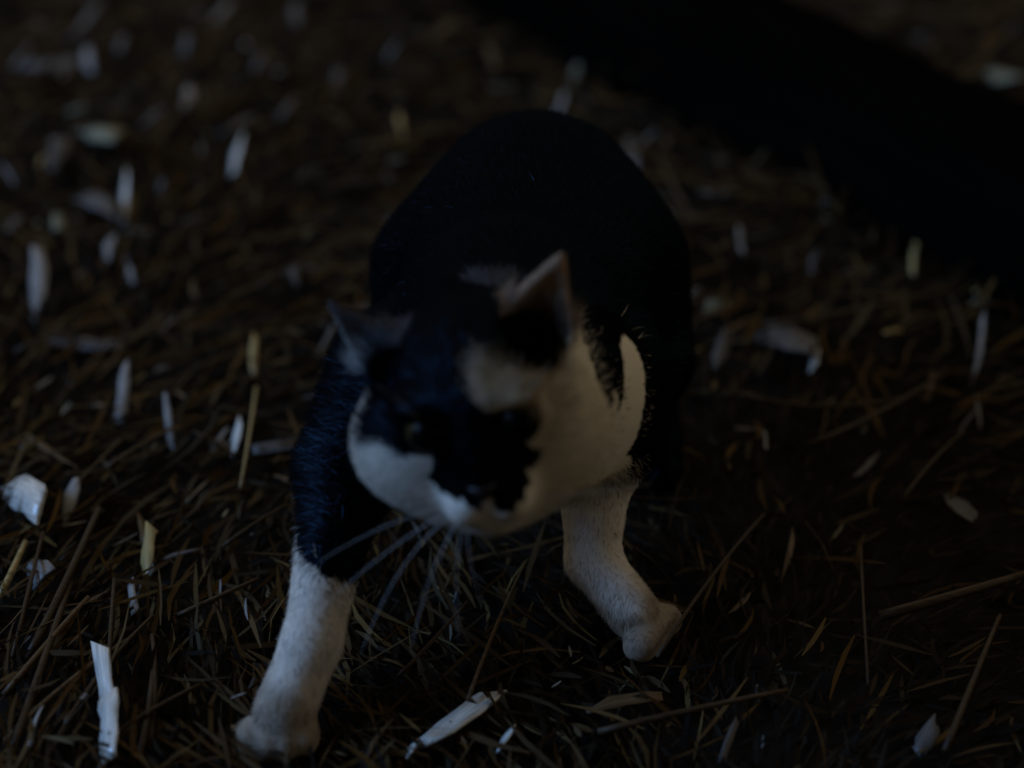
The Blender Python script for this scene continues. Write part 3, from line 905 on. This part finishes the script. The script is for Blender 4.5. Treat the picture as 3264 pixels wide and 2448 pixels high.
STRAWS = [
    (((-0.161, 1.016, 0.01), (-0.156, 0.949, 0.022), (-0.157, 0.902, 0.014)), 0.0011, 'y', 'thin yellow straw standing up left of the cat'),
    (((-0.249, 0.757, 0.01), (-0.238, 0.791, 0.022), (-0.235, 0.881, 0.014)), 0.0026, 'b', None),
    (((-0.242, 0.682, 0.01), (-0.236, 0.732, 0.022), (-0.238, 0.813, 0.014)), 0.0024, 'b', None),
    (((-0.247, 0.695, 0.01), (-0.226, 0.722, 0.022), (-0.196, 0.77, 0.014)), 0.0016, 't', None),
    (((-0.225, 0.676, 0.01), (-0.213, 0.725, 0.022), (-0.189, 0.786, 0.014)), 0.0016, 'b', None),
    (((-0.255, 0.728, 0.01), (-0.239, 0.75, 0.022), (-0.226, 0.801, 0.014)), 0.002, 't', None),
    (((-0.257, 0.757, 0.01), (-0.256, 0.795, 0.022), (-0.262, 0.859, 0.014)), 0.0014, 'b', None),
    (((-0.2, 0.708, 0.01), (-0.205, 0.75, 0.022), (-0.215, 0.817, 0.014)), 0.0014, 'b', None),
    (((-0.18, 0.682, 0.01), (-0.176, 0.708, 0.022), (-0.184, 0.759, 0.014)), 0.002, 'b', None),
    (((-0.176, 0.688, 0.01), (-0.175, 0.722, 0.022), (-0.187, 0.77, 0.014)), 0.0016, 'b', None),
    (((-0.203, 0.688, 0.01), (-0.182, 0.701, 0.022), (-0.157, 0.731, 0.014)), 0.0014, 'b', None),
    (((-0.275, 0.806, 0.01), (-0.268, 0.815, 0.022), (-0.27, 0.85, 0.014)), 0.0022, 'y', 'yellow stalk leaning at the left picture edge'),
    (((-0.24, 0.928, 0.01), (-0.22, 0.935, 0.022), (-0.209, 0.961, 0.014)), 0.001, 't', None),
    (((-0.257, 0.904, 0.01), (-0.24, 0.92, 0.022), (-0.235, 0.951, 0.014)), 0.0009, 't', None),
    (((-0.022, 0.725, 0.01), (-0.011, 0.761, 0.022), (0.007, 0.831, 0.014)), 0.001, 't', "thin brown stalk leaning between the cat's front legs"),
    (((-0.058, 0.742, 0.01), (-0.039, 0.757, 0.022), (-0.024, 0.797, 0.014)), 0.0012, 'b', None),
    (((0.075, 0.757, 0.01), (0.105, 0.811, 0.022), (0.143, 0.876, 0.014)), 0.0012, 'b', None),
    (((0.042, 0.701, 0.01), (0.089, 0.705, 0.022), (0.138, 0.727, 0.014)), 0.0018, 'b', None),
    (((0.195, 0.79, 0.01), (0.23, 0.791, 0.022), (0.278, 0.821, 0.014)), 0.003, 'b', 'brown stalk lying level at the right edge'),
    (((0.21, 0.688, 0.01), (0.228, 0.722, 0.022), (0.257, 0.786, 0.014)), 0.0018, 'b', None),
    (((0.194, 0.851, 0.01), (0.182, 0.768, 0.022), (0.179, 0.731, 0.014)), 0.001, 'b', None),
    (((0.179, 0.952, 0.01), (0.222, 0.964, 0.022), (0.277, 1.03, 0.014)), 0.0018, 'b', None),
    (((0.167, 1.095, 0.01), (0.226, 1.086, 0.022), (0.315, 1.144, 0.014)), 0.002, 'b', None),
    (((0.143, 1.009, 0.01), (0.18, 0.964, 0.022), (0.242, 0.998, 0.014)), 0.0016, 'b', None),
    (((0.087, 1.271, 0.01), (0.115, 1.285, 0.022), (0.134, 1.35, 0.014)), 0.0012, 'b', None),
    (((0.133, 1.241, 0.01), (0.118, 1.277, 0.022), (0.113, 1.35, 0.014)), 0.0012, 't', None),
    (((0.225, 0.895, 0.01), (0.241, 0.915, 0.022), (0.273, 0.961, 0.014)), 0.0012, 'b', None),
    (((-0.238, 1.241, 0.01), (-0.198, 1.247, 0.022), (-0.16, 1.27, 0.014)), 0.0016, 'b', None),
    (((-0.263, 1.145, 0.01), (-0.226, 1.163, 0.022), (-0.187, 1.205, 0.014)), 0.0014, 'b', None),
    (((-0.323, 1.059, 0.01), (-0.289, 1.074, 0.022), (-0.254, 1.094, 0.014)), 0.0016, 'b', None),
    (((-0.161, 0.851, 0.01), (-0.141, 0.861, 0.022), (-0.128, 0.885, 0.014)), 0.0012, 'b', None),
    (((-0.178, 0.79, 0.01), (-0.155, 0.791, 0.022), (-0.137, 0.817, 0.014)), 0.0016, 'b', None),
    (((-0.041, 1.493, 0.01), (-0.002, 1.505, 0.022), (0.029, 1.534, 0.014)), 0.0014, 'b', None),
    (((-0.141, 1.286, 0.01), (-0.113, 1.293, 0.022), (-0.101, 1.375, 0.014)), 0.0014, 'b', None),
    (((-0.174, 1.145, 0.01), (-0.149, 1.163, 0.022), (-0.114, 1.205, 0.014)), 0.0014, 'b', None),
]

KIND = {'W': "white wood sliver", 'p': "pale wood chip", 'g': "greenish flake", 's': "dull grey flake",
        'y': "yellow straw bit", 't': "tan straw bit", 'b': "brown straw stalk"}
def where(x, y):
    """the spot in words, by the things around it"""
    side = x / (.10 + .22 * y)
    if side > .30 and y > 1.52 - 1.45 * (x - .1): return "in the straw beyond the dark log"
    if y > 1.12 and side > -.12:
        return "in the straw between the cat's rump and the log" if side < .62 else "in the straw along the log's near side"
    if y > 1.42: return "in the far upper left corner" if side < -.62 else "in the straw far behind the cat's back"
    if y > 1.10: return "at the upper left edge" if side < -.62 else "in the straw left of the cat's back"
    if y > .86:
        if side < -.62: return "at the left picture edge, level with the cat's head"
        if side < 0: return "in the straw left of the cat's head"
        return "in the straw just right of the cat's shoulder" if side < .75 else "at the right picture edge"
    if side < -.55: return "in the stalks of the lower left corner"
    if side < .3: return "in the straw before the cat's front paws"
    return "in the dark lower right corner"
def plain(o, tone, x, y, size, cat):
    w = ("tiny " if size < .011 else "small " if size < .019 else "larger ") if cat == "wood chip" else ""
    tag(o, w + KIND[tone] + " " + where(x, y), cat, KIND[tone] + "s " + where(x, y))
def place_chip(x, y, L, W, yaw, pit, tone, lab, seed, me=None):
    me = me or chip_geo(seed, L, W, .3 if tone == 'W' else 1.0)
    if not me.materials: me.materials.append(M_CHIP[tone])
    o = bpy.data.objects.new("wood_chip", me); COL.objects.link(o)
    r = random.Random(seed * 7 + 1)
    roll = r.uniform(-.5, .5)
    z = float(ground_h(np.array(x), np.array(y)))
    o.location = (x, y, z + .011 + .5 * L * abs(math.sin(pit)) * .6)
    R = Matrix.Rotation(yaw, 4, 'Z') @ Matrix.Rotation(-pit, 4, 'Y') @ Matrix.Rotation(roll, 4, 'X')
    o.rotation_euler = R.to_euler()
    if tone == 'W' or (tone in 'py' and r.random() < .5):       # these happen to lie turned to the light
        ax = R.to_3x3() @ Vector((1, 0, 0))
        hn = Vector((-.66 + r.gauss(0, .08), -.36 + r.gauss(0, .08), .66))
        nn = (hn - ax * ax.dot(hn)).normalized()
        o.rotation_euler = Matrix((ax, nn.cross(ax), nn)).transposed().to_euler()
    if lab: tag(o, lab, "wood chip")
    else: plain(o, tone, x, y, L, "wood chip")
    return o
for i, (x, y, L, W, yaw, pit, tone, lab) in enumerate(CHIPS):
    if lab is None: L, W, yaw, pit = L * 1.1, W * .55, yaw + .35 * math.sin(i * 2.7), pit * .4
    place_chip(x, y, L, W, yaw, pit, tone, lab, i)
r_ = random.Random(11)
for i in range(85):
    y = r_.uniform(.70, 1.75); x = r_.uniform(-1, 1) * (.05 + .25 * y)
    if abs(x) < .13 and .66 < y < 1.1 or x > .02 and y < 1.08: continue
    tone = r_.choices("psgty", (2, 5, 1, 4, 1))[0]
    place_chip(x, y, r_.uniform(.010, .026), r_.uniform(.002, .005), r_.gauss(1.2, .9), r_.uniform(-.3, .4), tone, None, 300 + i)
def straw(pts, rad, tone, lab):
    me = tube("straw_stalk", bez(*pts, n=8), rad, rad * .7, 6)
    o = link("straw_stalk", me, M_CHIP[tone])
    if lab: tag(o, lab, "straw")
    else: plain(o, tone, pts[1][0], pts[1][1], .05, "straw")
    return o
for pts, rad, tone, lab in STRAWS:
    straw(pts, rad, tone, lab)
